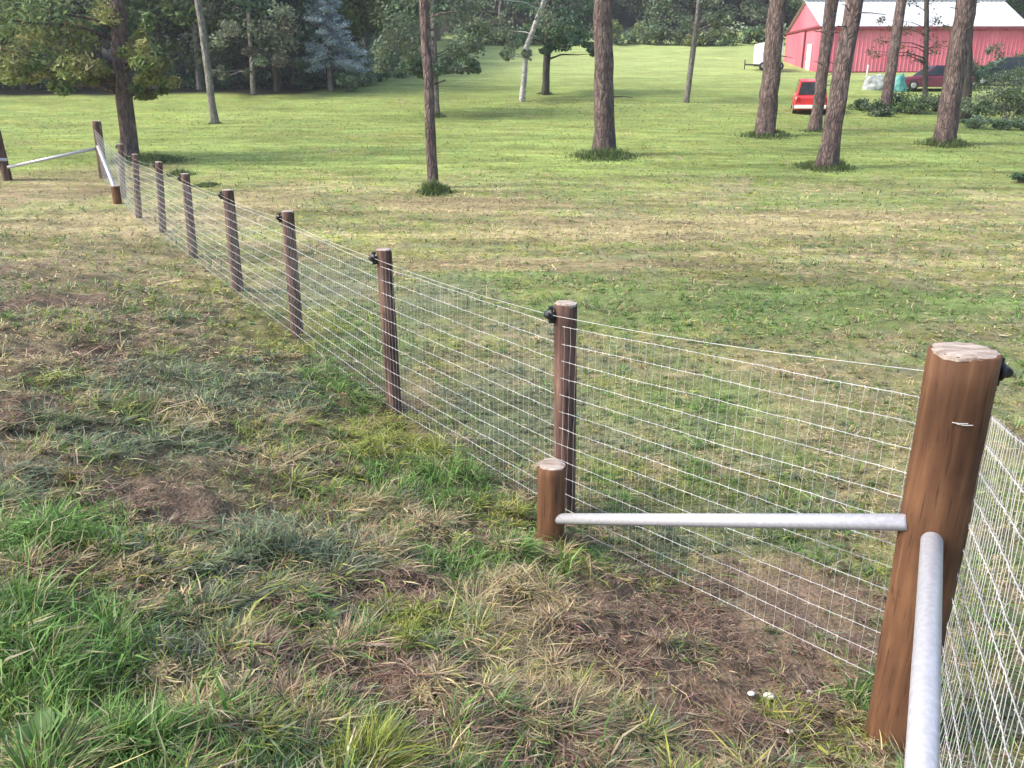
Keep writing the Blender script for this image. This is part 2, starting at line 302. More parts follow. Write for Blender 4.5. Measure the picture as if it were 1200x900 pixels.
def build_grass(N):
    u = RNG.uniform(0, 1, N); r0, r1 = 1.7, 48.0
    r = 1/(1/r0-u*(1/r0-1/r1)); a = np.radians(RNG.uniform(-43, 43, N))
    x = r*np.sin(a); y = r*np.cos(a)
    ex = RNG.uniform(-8, 3.5, 170000); ey = RNG.uniform(-.8, 7.5, 170000); er = np.hypot(ex, ey)       # the ground to either side and underfoot
    o = (np.abs(np.arctan2(ex, ey)) > R(42)) | (er < 1.75); x = np.concatenate([x, ex[o]]); y = np.concatenate([y, ey[o]]); r = np.hypot(x, y); N = len(x)
    z = zf(x, y); d = dside(x, y)
    W = kinds(x, y); cum = np.cumsum(W, -1)
    cs = .11+.05*(r > 7); ix = np.floor(x/cs); iy = np.floor(y/cs); cell = _h(ix, iy, 77)      # tussocks: roots drawn together, blades leaning outwards
    tx = (ix+.15+.7*_h(ix, iy, 301))*cs; ty = (iy+.15+.7*_h(ix, iy, 302))*cs; inT = (RNG.uniform(0, 1, N) < .72) & (r < 14)
    pull = np.where(inT, .45+.35*_h(ix, iy, 303), 0); ox = x-tx; oy = y-ty; x = x-ox*pull; y = y-oy*pull; z = zf(x, y)
    taz = np.arctan2(oy, ox)+RNG.normal(0, .45, N); tsz = .48+.75*_h(ix, iy, 304)**1.5
    uu = np.mod(cell*.999+RNG.normal(0, .13, N), 1)
    k = np.minimum((cum < uu[:, None]).sum(-1), 5)
    farf = sst(19, 36, r)[:, None]; C = KC[k]*RNG.uniform(.45, 1.5, N)[:, None]*(1-farf)+(W@KC)*RNG.uniform(.8, 1.25, N)[:, None]*farf
    C = C*streak(x, y)[:, None]
    C = C*(1+RNG.normal(0, .07, (N, 3)))
    st = (RNG.uniform(0, 1, N) < .10*(1-farf[:, 0])); C[st] = np.array((.46, .40, .26))*RNG.uniform(.6, 1.2, st.sum())[:, None]   # dry stems everywhere
    rough = sst(-.4, .3, d)*(1-sst(9, 20, y))
    L = RNG.gamma(9, 1/9., N)*(.040+.017*rough)
    hum = fbm(x*1.6, y*1.6, 12, 3); L *= .5+.6*hum+1.0*sst(.5, .75, vnoise(x*7, y*7, 13))*(1-farf[:, 0])
    L *= np.choose(k, [1.35, 1.15, 1.1, 1.0, .8, 1.0]); L = np.where((k == 3) & (y > 9) & (y < 24) & (d < 0), L*1.7, L)
    lean0 = np.abs(RNG.normal(.75, .35, N)); lean1 = lean0+RNG.uniform(.1, .9, N)
    lying = RNG.uniform(0, 1, N) < np.choose(k, [.20, .50, .45, .75, .88, .25])
    lean0[lying] = RNG.normal(1.42, .12, lying.sum()); lean1[lying] = RNG.normal(1.55, .15, lying.sum()); L[lying] *= 1.35
    z = z+np.where(lying, RNG.uniform(0, .03, N), -.004)
    mult = np.zeros(N)
    for cx, cy, rx, ry, h in TALL:
        m = 1-sst(.3, 1.2, ((x-cx)/rx)**2+((y-cy)/ry)**2+.4*(hum-.5)); m = m*(k < 3)*(~lying)
        mult = np.maximum(mult, h*m); lean0 = lean0*(1-.30*m); lean1 = lean1+.35*m
    L = np.minimum(L*(1+mult), .24)
    # bare spots: thin the blades out on the soil patches
    D = W[:, 4]; keep = RNG.uniform(0, 1, N) > .72*sst(.45, .95, D)
    keep &= ~((fbm(x*2.3, y*2.3, 15, 3) > .63) & (RNG.uniform(0, 1, N) < .75) & (r < 14))
    br = (RNG.uniform(0, 1, N) < .05) & (k < 3) & (r < 9)
    hw = np.maximum(RNG.uniform(.0012, .0030, N)*np.where(br, 2.2, 1), np.where(r > 8, .00060, .0005)*r)
    L = np.maximum(L, .0016*r)
    far = r > 12; L[far] = np.minimum(L[far], .13); far = r > 26; lean0[far] = np.abs(RNG.normal(.9, .3, far.sum()))
    az = RNG.uniform(0, 2*np.pi, N); ca = fbm(x*1.1, y*1.1, 18, 2)*4*np.pi; mixm = RNG.uniform(0, 1, N) < .30
    az = np.where(mixm, ca+RNG.normal(0, .6, N), az); az = np.where(inT & ~lying, taz, az); L = np.where(inT, L*tsz, L)
    q = keep
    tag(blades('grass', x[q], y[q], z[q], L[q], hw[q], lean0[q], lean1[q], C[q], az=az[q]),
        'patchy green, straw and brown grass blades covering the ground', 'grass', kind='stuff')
build_grass(560000)
# ------------------------------------------------------------------ trees and plants
def leafcloud(cl, per, size, cols, asp=.55, flat=.8, droop=0, seed=0, up=.35):
    """cl: clumps (x,y,z,rx,ry,rz); each clump has its own tint out of cols"""
    g = np.random.default_rng(seed); cl = np.asarray(cl, float); n = len(cl)*per; idx = np.repeat(np.arange(len(cl)), per)
    v = g.normal(0, 1, (n, 3)); v /= np.linalg.norm(v, axis=1)[:, None]; v *= (g.uniform(0, 1, n)**.45)[:, None]
    P = cl[idx, :3]+v*cl[idx, 3:6]; P[:, 2] -= droop*(v[:, 0]**2+v[:, 1]**2)*cl[idx, 3]
    nrm = g.normal(0, 1, (n, 3)); nrm[:, 2] = np.abs(nrm[:, 2])+up; nrm /= np.linalg.norm(nrm, axis=1)[:, None]
    t = np.cross(nrm, g.normal(0, 1, (n, 3))); t /= np.linalg.norm(t, axis=1)[:, None]; b = np.cross(nrm, t)
    s = size*g.uniform(.6, 1.35, n)[:, None]
    V = np.stack([P-t*s*.5, P+b*s*asp*.5-nrm*s*.08, P+t*s*.5-nrm*s*.12, P-b*s*asp*.5-nrm*s*.08], 1).reshape(-1, 3)
    Fq = (np.arange(n)*4)[:, None]+np.arange(4)[None]
    cols = np.asarray(cols, float); tint = cols[g.integers(0, len(cols), len(cl))]*g.uniform(.75, 1.3, len(cl))[:, None]
    C = tint[idx]*g.uniform(.65, 1.4, n)[:, None]*(1+g.normal(0, .06, (n, 3)))
    return V, Fq, np.repeat(C, 4, 0)
def env_clumps(c, r, n, cr, seed=0, hollow=.45, lo=-1.0):
    g = np.random.default_rng(seed+1000); out = []
    while len(out) < n:
        v = g.normal(0, 1, 3); v /= np.linalg.norm(v); v *= g.uniform(hollow, 1)
        if v[2] < lo: continue
        s = cr*g.uniform(.6, 1.4); out.append((c[0]+v[0]*r[0], c[1]+v[1]*r[1], c[2]+v[2]*r[2], s, s, s*.7))
    return out
def trunk_bm(pts, rads, limbs=(), n=14, seed=0, flare=True):
    g = random.Random(seed); bm = bmesh.new(); P = []; Q = []
    for i in range(len(pts)-1):
        m = max(2, int((Vector(pts[i+1])-Vector(pts[i])).length/.45))
        for k in range(m):
            t = k/m; P.append(Vector(pts[i]).lerp(Vector(pts[i+1]), t)); Q.append(rads[i]*(1-t)+rads[i+1]*t)
    P.append(Vector(pts[-1])); Q.append(rads[-1])
    base = P[0].z
    for i, p in enumerate(P):
        if i: P[i] = p+Vector((g.uniform(-1, 1), g.uniform(-1, 1), 0))*Q[i]*.10
        if flare: Q[i] *= 1+.28*math.exp(-max(0, (p.z-base-.25))/.22)
    ph = [g.uniform(0, 6) for _ in range(4)]
    add_tube(bm, P, Q, n, squash=lambda i, k: 1+.06*math.sin(3*k*6.283/n+ph[0]+i*.15)+.04*math.sin(7*k*6.283/n+ph[1]+i*.6)+g.uniform(-.03, .03)+(.12*math.sin(5*k*6.283/n+ph[2]) if i < 2 and flare else 0))
    for a, b, ra, rb in limbs:
        a = Vector(a); b = Vector(b); m1 = a.lerp(b, .35)+Vector((g.uniform(-.1, .1), g.uniform(-.1, .1), (b-a).length*.06)); m2 = a.lerp(b, .7)+Vector((g.uniform(-.15, .15), g.uniform(-.15, .15), .05))
        add_tube(bm, [a, m1, m2, b], [ra, ra*.75, ra*.5, rb], 7)
    return bm
def axis_at(base, top, z):
    t = (z-base.z)/(top.z-base.z); return base.lerp(top, t)
def tree(name, bpx, bpy, wpx, tpx, tpy, bark, crown, per, lsize, cols, label, cat='tree', H=14, group=None, seed=1, asp=.55, nlimb=10, droop=.2, bend=None):
    """crown: list of clumps in world coordinates built by a callable(base, topfn)"""
    b = G(bpx, bpy); t1 = AT(tpx, tpy, b.y); r0 = wpx/2/F*math.hypot(b.y, CAMZ)*.90
    e = empty(name, b, label=label, cat=cat, group=group)
    dirv = (t1-b)
    top = b+dirv*((H)/dirv.z); top.x = b.x+dirv.x+(top.x-b.x-dirv.x)*.5   # the lean eases off above
    pts = [b+Vector((0, 0, -.25)), b+dirv*.5+(Vector(bend) if bend else Vector()), t1, top]; rads = [r0, r0*.93, r0*.86, r0*.12]
    cl = crown(b, t1, top) if crown else []
    g = random.Random(seed); limbs = []
    for k in range(min(nlimb, len(cl))):
        c = Vector(cl[k*len(cl)//max(1, min(nlimb, len(cl)))][:3]); zz = min(max(c.z-.25*abs((c-b).length)*.4, b.z+1.2), top.z-.5)
        a = axis_at(t1, top, zz) if zz > t1.z else axis_at(b, t1, zz)
        rr = r0*(.35 if zz < t1.z else .3)*max(.3, 1-(zz-b.z)/H)
        limbs.append((a, c, max(rr, .02), .008))
    if group:
        for k in range(6):                                  # dead branch stubs
            zz = b.z+g.uniform(1.3, 5.5); a = axis_at(b, t1, zz); an = g.uniform(0, 6.28); ln = g.uniform(.3, .95)
            limbs.append((a, a+Vector((math.cos(an)*ln, math.sin(an)*ln, g.uniform(-.1, .25))), .026, .008))
    P = [p-b for p in pts]; limbs = [(Vector(a)-b, Vector(c)-b, p, q) for a, c, p, q in limbs]
    bobj('trunk', trunk_bm(P, rads, limbs, seed=seed), bark, e, smooth=True)
    if cl:
        cl = [(c[0]-b.x, c[1]-b.y, c[2]-b.z, *c[3:]) for c in cl]
        V, Fq, C = leafcloud(cl, per, lsize, cols, asp=asp, seed=seed, droop=droop)
        mesh_np('crown', V, Fq, M_LEAF, C, e)
    return e, b, t1, top
GRN = [(.070, .125, .040), (.090, .150, .050), (.11, .17, .055), (.055, .105, .040)]
OLV = [(.22, .25, .085), (.18, .23, .08), (.26, .27, .11), (.22, .21, .09), (.13, .19, .08)]
GRY = [(.15, .19, .12), (.13, .165, .10), (.18, .215, .145), (.105, .145, .09)]
DRK = [(.055, .115, .070), (.075, .145, .080), (.062, .125, .078), (.10, .16, .09)]
YEL = [(.17, .19, .045), (.14, .175, .05), (.20, .21, .07), (.10, .14, .04)]
def highcrown(z0, rx, rz, n, cr=.8, seed=3):
    def f(b, t1, top):
        c = top+Vector((0, 0, -rz*.6)); c.z = b.z+z0+rz
        return env_clumps(c, (rx, rx, rz), n, cr, seed, .3)
    return f
# walnut-like tree at the far end of the fence, low sprays hanging either side of the trunk
def walnut_crown(b, t1, top):
    g = random.Random(5); out = []
    Y = b.y
    spots = [(10, 20, 40), (40, 50, 35), (15, 70, 28), (70, 70, 32), (60, 25, 42), (100, 30, 35), (95, 65, 28), (45, 84, 20), (70, 95, 14), (75, 108, 8), (30, 92, 14), (165, 45, 16),
             (175, 62, 20), (185, 80, 20), (165, 90, 18), (160, 105, 12), (205, 95, 9), (190, 102, 9), (120, 75, 18), (110, 90, 12), (-30, 50, 40), (-50, 80, 25), (120, 10, 28), (170, 25, 12),
             (-20, 15, 40), (180, -40, 50), (60, -40, 70), (-40, -50, 60), (130, -90, 60), (20, -120, 70), (220, -110, 45), (90, -170, 60), (178, 108, 10), (150, 60, 12), (15, 90, 14)]
    for px, py, rp in spots:
        for k in range(3 if rp > 12 else 2):
            q = AT(px+g.uniform(-.5, .5)*rp, py+g.uniform(-.5, .5)*rp, Y+g.uniform(-1.8, 1.2)); s = rp/F*Y*.62
            out.append((q.x, q.y, q.z, s, s, s*.7))
    return out
tree('broadleaf_tree', 152, 187, 20, 137, 0, M_BARK_R, walnut_crown, 150, .21, OLV,
     'tree with drooping olive foliage behind the far end of the fence', H=10, seed=11, asp=.34, nlimb=26, droop=.4)
# tall bare trunks of the grove
tall = [
    ('slender_tree', 508, 220, 13, 497, 0, M_BARK_R, 'slim dark trunk leaning left, nearest the fence in mid meadow', 12),
    ('tall_tree', 709, 182, 25, 706, 0, M_BARK_R, 'thick upright reddish trunk in the open meadow centre', 13),
    ('tall_tree', 897, 160, 23, 912, -5, M_BARK_R, 'reddish brown trunk leaning right, left of the small red vehicle', 12),
    ('tall_tree', 967, 198, 23, 1002, -2, M_BARK_R, 'strongly leaning trunk in front of the thin pair near the red vehicle', 12),
    ('tall_tree', 954, 154, 14, 977, -2, M_BARK_R, 'thinner trunk just right of the small red vehicle', 12),
    ('tall_tree', 1107, 170, 25, 1131, 0, M_BARK_R, 'thick trunk in front of the barn and the maroon car', 12),
]
for i, (nm, bx, by, wd, tx, ty, bark, lab, H) in enumerate(tall):
    tree(nm, bx, by, wd, tx, ty, bark, highcrown(6.2, 2.4, 2.6, 30, .75, seed=20+i), 70, .2, GRN, lab, H=H, seed=30+i, group='tall bare trunked trees in the meadow', nlimb=8)
tree('slender_tree', 252, 145, 9, 231, -8, M_BARK_G, highcrown(7.5, 2, 2.2, 22, .7, 41), 70, .2, GRY, 'thin pale trunk leaning left before the dark woods', H=12, seed=51)
tree('slender_tree', 960, 96, 9, 972, -4, M_BARK_R, highcrown(7.5, 2, 2.2, 14, .7, 42), 60, .2, GRN, 'thin dark trunk standing against the barn gable', H=12, seed=52)
tree('slender_tree', 1036, 132, 13, 1058, -5, M_BARK_R, highcrown(6.5, 2, 2.4, 20, .7, 43), 60, .2, GRN, 'mottled trunk rising from the bushes in front of the barn', H=12, seed=53)
tree('slender_tree', 1131, 140, 12, 1136, -5, M_BARK_D, highcrown(6.5, 2, 2.4, 20, .7, 44), 60, .2, GRN, 'dark trunk half hidden behind the thick trunk by the barn', H=12, seed=54)
def spots_crown(spots, dY=1.0, k=3, sc=.6, seed=5):
    def f(b, t1, top):
        g = random.Random(seed); out = []
        for px, py, rp in spots:
            for _ in range(k):
                q = AT(px+g.uniform(-.6, .6)*rp, py+g.uniform(-.5, .5)*rp, b.y+g.uniform(-dY, dY)); s = rp/F*b.y*sc
                out.append((q.x, q.y, q.z, s, s, s*.7))
        return out
    return f
tree('small_tree', 1085, 118, 6, 1086, -5, M_BARK_D, spots_crown([(1030, 45, 12), (1025, 60, 8), (1062, 38, 12), (1068, 60, 10), (1052, 56, 9), (1082, 42, 12), (1100, 48, 10), (1100, 62, 9), (1050, 30, 8), (1035, 22, 6), (1095, 22, 8), (1078, 74, 8), (1110, 30, 8), (1090, 6, 12), (1065, 4, 10)], .8, 2, .8),
     42, .13, [(.15, .10, .06), (.09, .09, .045), (.17, .10, .07), (.07, .075, .04)], 'small twiggy tree with sparse brown leaves against the red barn wall', H=7, seed=55, nlimb=24)
tree('leafy_tree', 512, 136, 7, 507, -5, M_BARK_G, spots_crown([(470, 20, 30), (455, 50, 22), (480, 70, 18), (500, 40, 30), (530, 30, 30), (545, 60, 22), (555, 76, 10), (520, 74, 14), (495, 84, 8), (560, 30, 16), (500, -30, 50), (460, -20, 40), (550, -20, 40), (510, -90, 60), (450, 74, 12), (535, 80, 8)], 2.2, 5, .62),
     110, .20, GRY+DRK[3:], 'pale thin trunk with a wide low grey green crown, behind the slim dark trunk', H=11, seed=56, nlimb=22)
tree('birch_tree', 612, 119, 7, 640, -5, M_BARK_B, spots_crown([(590, 30, 22), (600, 58, 14), (630, 20, 22), (575, 5, 26), (620, 60, 8), (592, 66, 6), (650, -20, 35), (600, -30, 40), (575, 40, 10)], 1.6, 4, .6),
     90, .17, GRY, 'white barked birch leaning right beside a dark trunk', H=10, seed=57, nlimb=5, bend=(-.45, 0, 0))
tree('round_tree', 639, 111, 9, 643, -5, M_BARK_D, spots_crown([(640, 30, 25), (620, 40, 14), (665, 25, 25), (680, 42, 12), (690, 55, 7), (697, 62, 5), (660, 48, 12), (640, 56, 8), (645, -20, 40), (690, 0, 25), (620, -10, 30), (640, -70, 45)], 2.0, 5, .62),
     110, .2, DRK+GRN[3:], 'dark green tree with straight dark trunk right of the birch', H=10, seed=58, nlimb=16)
tree('small_tree', 804, 120, 7, 817, 20, M_BARK_G, spots_crown([(800, 20, 18), (770, 12, 20), (830, 25, 16), (840, 5, 22), (790, -10, 30), (850, 20, 10), (815, -50, 40), (750, -20, 25)], 1.6, 4, .6),
     80, .18, GRY, 'small pale trunked tree standing alone on the sunny slope', H=9, seed=59, nlimb=14)
tree('leafy_tree', 297, 111, 6, 291, 0, M_BARK_G, spots_crown([(290, 20, 30), (265, 40, 20), (320, 40, 26), (335, 65, 14), (300, 65, 14), (262, 12, 24), (335, 20, 22), (256, 82, 7), (262, 88, 6), (290, 84, 6), (300, -40, 50), (345, 72, 10)], 2.2, 5, .6),
     100, .22, GRY+[(.14, .15, .11), (.12, .11, .08)], 'grey green tree with thin pale trunk at the wood edge', H=12, seed=60, nlimb=16)
# blue spruce
def spruce(px, py, wpx, hm, label, seed, cols, name='spruce_tree', clear=1.6):
    b = G(px, py); e = empty(name, b, label=label, cat='tree'); g = random.Random(seed)
    Rm = wpx/2/F*b.y; cl = []; bm = trunk_bm([(0, 0, -.2), (0, 0, hm*.5), (0, 0, hm)], [.16, .1, .02], seed=seed)
    z = clear
    while z < hm-.2:
        rad = Rm*(1-(z-clear)/(hm-clear))**.8+.15; nb = 9
        for k in range(nb):
            a = g.uniform(0, 6.28); rr = rad*g.uniform(.5, 1.2)
            for t in (.35, .65, .95):
                s = .16+.20*rr*.35; cl.append((math.cos(a)*rr*t, math.sin(a)*rr*t, z-.18*rr*t+g.uniform(-.12, .12), s*1.5, s*1.5, s*.6))
            add_tube(bm, [(0, 0, z+.05), (math.cos(a)*rr, math.sin(a)*rr, z-.18*rr)], [.03, .008], 5)
        z += .27*g.uniform(.7, 1.3)
    bobj('trunk', bm, M_BARK_G, e, True)
    V, Fq, C = leafcloud(cl, 55, .17, cols, asp=.28, seed=seed); mesh_np('crown', V, Fq, M_LEAF, C, e)
    return e
spruce(388, 107, 74, 6.2, 'blue grey spruce on thin pale trunks at the wood edge', 3, [(.31, .38, .40), (.39, .46, .49), (.22, .28, .31), (.50, .56, .60)])
# ---- woodland mass behind: individual trees copied from a few built ones
def wood_tree(seed, H, Rw, cols, lowz, name='woodland_tree', per=120, ls=.3, n=70):
    e = empty(name, (0, 0, -200)); g = random.Random(seed)
    cl = env_clumps((0, 0, (H+lowz)/2), (Rw, Rw, (H-lowz)/2), n, 1.05, seed, .5)
    limbs = [((0, 0, c[2]*.8), c[:3], .09, .02) for c in cl[::6]]
    bobj('trunk', trunk_bm([(0, 0, -.3), (.15, 0, H*.4), (0, .1, H*.85)], [.22, .16, .05], limbs, n=9, seed=seed), M_BARK_D if seed % 2 else M_BARK_G, e, True)
    V, Fq, C = leafcloud(cl, per, ls, cols, seed=seed); mesh_np('crown', V, Fq, M_LEAF, C, e)
    return e
def copy_tree(o, loc, rz, s):
    c = o.copy(); COL.objects.link(c); c.location = loc; c.rotation_euler.z = rz; c.scale = (s, s, s)
    for ch in list(o.children):
        d = ch.copy(); COL.objects.link(d); d.parent = c
    return c
protos = {
 'D': [wood_tree(1, 13, 3.6, DRK, 1.7), wood_tree(2, 12, 3.3, DRK+GRN[:1], 2.1), wood_tree(5, 14, 3.8, DRK, 1.2)],
 'G': [wood_tree(3, 11, 3.4, GRN, 1.2), wood_tree(4, 12, 3.6, GRN+GRY, .9)],
 'Y': [wood_tree(6, 10, 3.5, YEL, 1.0)],
 'P': [wood_tree(7, 10, 3.4, GRY, .2)],
}
used = set()
LAB = {'D': ('dark dense tree in the shaded woods behind the meadow', 'dark trees of the woods'),
       'G': ('mid green leafy tree in the woods behind the meadow', 'green trees of the woods'),
       'Y': ('yellow green leafy tree in the woods behind the spruce', 'yellow green trees of the woods'),
       'P': ('pale grey green tree in the row at the top of the slope', 'pale trees at the top of the slope')}
def put(kind, x, y, s=1.0, g=random.Random(99)):
    L = protos[kind]; p = g.choice(L); rz = g.uniform(0, 6.28); s *= g.uniform(.88, 1.15); loc = (x, y, float(zf(x, y))-.05)
    if p.name in used: o = copy_tree(p, loc, rz, s)
    else: used.add(p.name); o = p; o.location = loc; o.rotation_euler.z = rz; o.scale = (s, s, s)
    tag(o, LAB[kind][0], 'tree', LAB[kind][1])
g = random.Random(4)
for row, (Y, step) in enumerate(((53, 4.2), (57, 4.2), (62, 4.4), (68, 4.8), (75, 5.5))):
    x = -52-row*3
    lim = {0: -13.5, 1: -13, 2: -12, 3: -12, 4: -12}[row]
    while x < lim:
        put('D' if g.random() < .72 else 'G', x+g.uniform(-1, 1), Y+g.uniform(-1.2, 1.2)); x += step
for px, Y, k in ((405, 62, 'Y'), (428, 66, 'Y'), (452, 71, 'Y'), (372, 58, 'G'), (474, 78, 'G'), (500, 86, 'G'), (525, 92, 'D'), (440, 80, 'D'), (415, 72, 'G'), (470, 90, 'G'), (395, 76, 'D'), (545, 100, 'G')):
    put(k, (px-600)/F*Y*1.06, Y)
for px in range(560, 1260, 42):
    Y = 106+g.uniform(-2, 3); put('P' if g.random() < .6 else 'D', (px-600)/F*Y*1.06, Y, 1.05)
for px in range(540, 1300, 48):
    Y = 116+g.uniform(-2, 3); put('D' if g.random() < .6 else 'G', (px-600)/F*Y*1.06, Y, 1.25)
for Y in (127, 139, 152):
    for px in range(330, 1330, 50): put('D' if g.random() < .6 else 'G', (px-600)/F*Y*1.06+g.uniform(-2, 2), Y+g.uniform(-3, 3), 1.3)
for x, Y in ((46, 70), (49, 76), (44, 82), (38, 84), (30, 84), (52, 66), (55, 72)): put('G', x, Y)
for ks, L in protos.items():
    for p in L:
        if p.name not in used:
            for c in list(p.children): bpy.data.objects.remove(c)
            bpy.data.objects.remove(p)
# bushes
def bush(name, x, y, r, h, cols, label, seed, per=90, ls=.13, group=None, n=16, cat='bush'):
    b = Vector((x, y, float(zf(x, y)))); e = empty(name, b, label=label, cat=cat, group=group); g = random.Random(seed)
    cl = env_clumps((0, 0, h*.45), (r, r*.8, h*.5), n, min(r, h)*.42, seed, .3)
    cl = [(a, b_, max(c, .15), s, s2, s3) for a, b_, c, s, s2, s3 in cl]
    bm = bmesh.new()
    for c in cl[:10]: add_tube(bm, [(g.uniform(-.1, .1), g.uniform(-.1, .1), -.1), (c[0]*.5, c[1]*.5, c[2]*.6), c[:3]], [.03, .02, .006], 5)
    bobj('stems', bm, M_BARK_G, e)
    V, Fq, C = leafcloud(cl, per, ls, cols, seed=seed); mesh_np('foliage', V, Fq, M_LEAF, C, e)
    return e
def bpx(px, py, rpx, hpx, *a, **k):
    q = G(px, py); bush('bush', q.x, q.y, rpx/F*q.y, hpx/F*q.y, *a, **k)
BL = [(.17, .26, .14), (.21, .29, .17), (.14, .22, .12), (.25, .31, .20)]
for i, (px, py, rp, hp) in enumerate([(408, 108, 16, 30), (425, 101, 18, 36), (445, 96, 18, 34), (465, 91, 18, 30), (487, 87, 18, 24), (440, 90, 22, 52), (410, 100, 16, 50)]):
    bpx(px, py, rp, hp, BL, 'blue green bush along the sunlit wood edge right of the spruce', 100+i, group='bushes along the wood edge', ls=.2)
for i, px in enumerate(range(566, 905, 26)):
    bpx(px, 52+random.uniform(-1, 2), 20, 20+random.uniform(-3, 8), YEL+GRY+BL, 'low yellow green bush at the top of the open slope', 120+i, group='bushes at the top of the slope', ls=.32, per=70)
for i, px in enumerate(range(-60, 400, 38)):
    bpx(px, 104, 22, 20+random.uniform(-4, 12), DRK, 'dark low bush in the shade under the woods', 150+i, group='dark undergrowth bushes', ls=.25, per=60)
RB = [(1008, 129, 16, 13), (1026, 136, 20, 18), (1050, 131, 20, 22), (1075, 134, 22, 25), (1098, 130, 20, 22)]
for i, a in enumerate(RB): bpx(*a, GRY+GRN, 'low weedy bush between the leaning trunks and the barn', 170+i, group='weedy bushes before the barn', ls=.12)
for i, a in enumerate([(1148, 142, 28, 36), (1180, 144, 32, 50), (1214, 144, 32, 68), (1160, 128, 24, 46), (1195, 124, 28, 62)]): bpx(*a, GRY+GRN[2:], 'rounded grey green bush at the right edge by the barn', 180+i, group='rounded bushes right of the thick trunk', ls=.12)
for i, a in enumerate([(1145, 151, 22, 14), (1172, 152, 20, 12), (1200, 153, 22, 14)]): bpx(*a, BL, 'low spreading groundcover bush at the right edge of the meadow', 190+i, group='low groundcover bushes', ls=.10)
for i, a in enumerate([(1140, 104, 16, 40), (1160, 100, 16, 46), (1192, 98, 18, 40)]): bpx(*a, DRK, 'dark evergreen shrub against the barn wall', 195+i, group='dark evergreen shrubs by the barn', ls=.14)
bpx(1197, 214, 14, 12, GRN+DRK, 'dark weed clump at the right edge of the mown grass', 199, ls=.06)
# uncut grass rings round the trunks
def tufts():
    X = []; Y = []; L = []; K = []
    for px, py, rp, n, h in ((509, 226, 17, 1500, .34), (709, 184, 34, 2400, .30), (897, 160, 26, 1500, .28), (967, 197, 28, 1900, .28), (1107, 170, 24, 1500, .36), (954, 154, 14, 700, .15), (512, 137, 9, 500, .2),
                         (180, 190, 34, 2600, .22), (152, 190, 20, 1200, .22), (639, 110, 8, 400, .15), (252, 145, 7, 300, .12), (1036, 133, 12, 700, .2), (210, 205, 16, 900, .14), (240, 218, 16, 700, .12)):
        c = G(px, py); s = rp/F*c.y; q = RNG.normal(0, .50, (n, 2))*(1+.6*RNG.uniform(-1, 1, (n, 1))*RNG.uniform(0, 1, (n, 1)))
        X.append(c.x+q[:, 0]*s); Y.append(c.y+q[:, 1]*s*1.1); L.append(h*RNG.uniform(.3, 1.4, n)*(.5+vnoise(X[-1]*4, Y[-1]*4, 7))*np.exp(-(q**2).sum(1)*.8)); K.append(np.full(n, c.y))
    X, Y, L, K = map(np.concatenate, (X, Y, L, K)); n = len(X)
    C = np.array([(.085, .15, .045), (.12, .185, .06), (.17, .19, .075)])[RNG.integers(0, 3, n)]*RNG.uniform(.6, 1.3, n)[:, None]
    l0 = np.abs(RNG.normal(.35, .25, n)); tag(blades('uncut_grass', X, Y, zf(X, Y), L, np.maximum(.003, K*.0005), l0, l0+RNG.uniform(.2, .9, n), C), 'rings of taller uncut grass around the tree bases', 'grass', kind='stuff')
tufts()
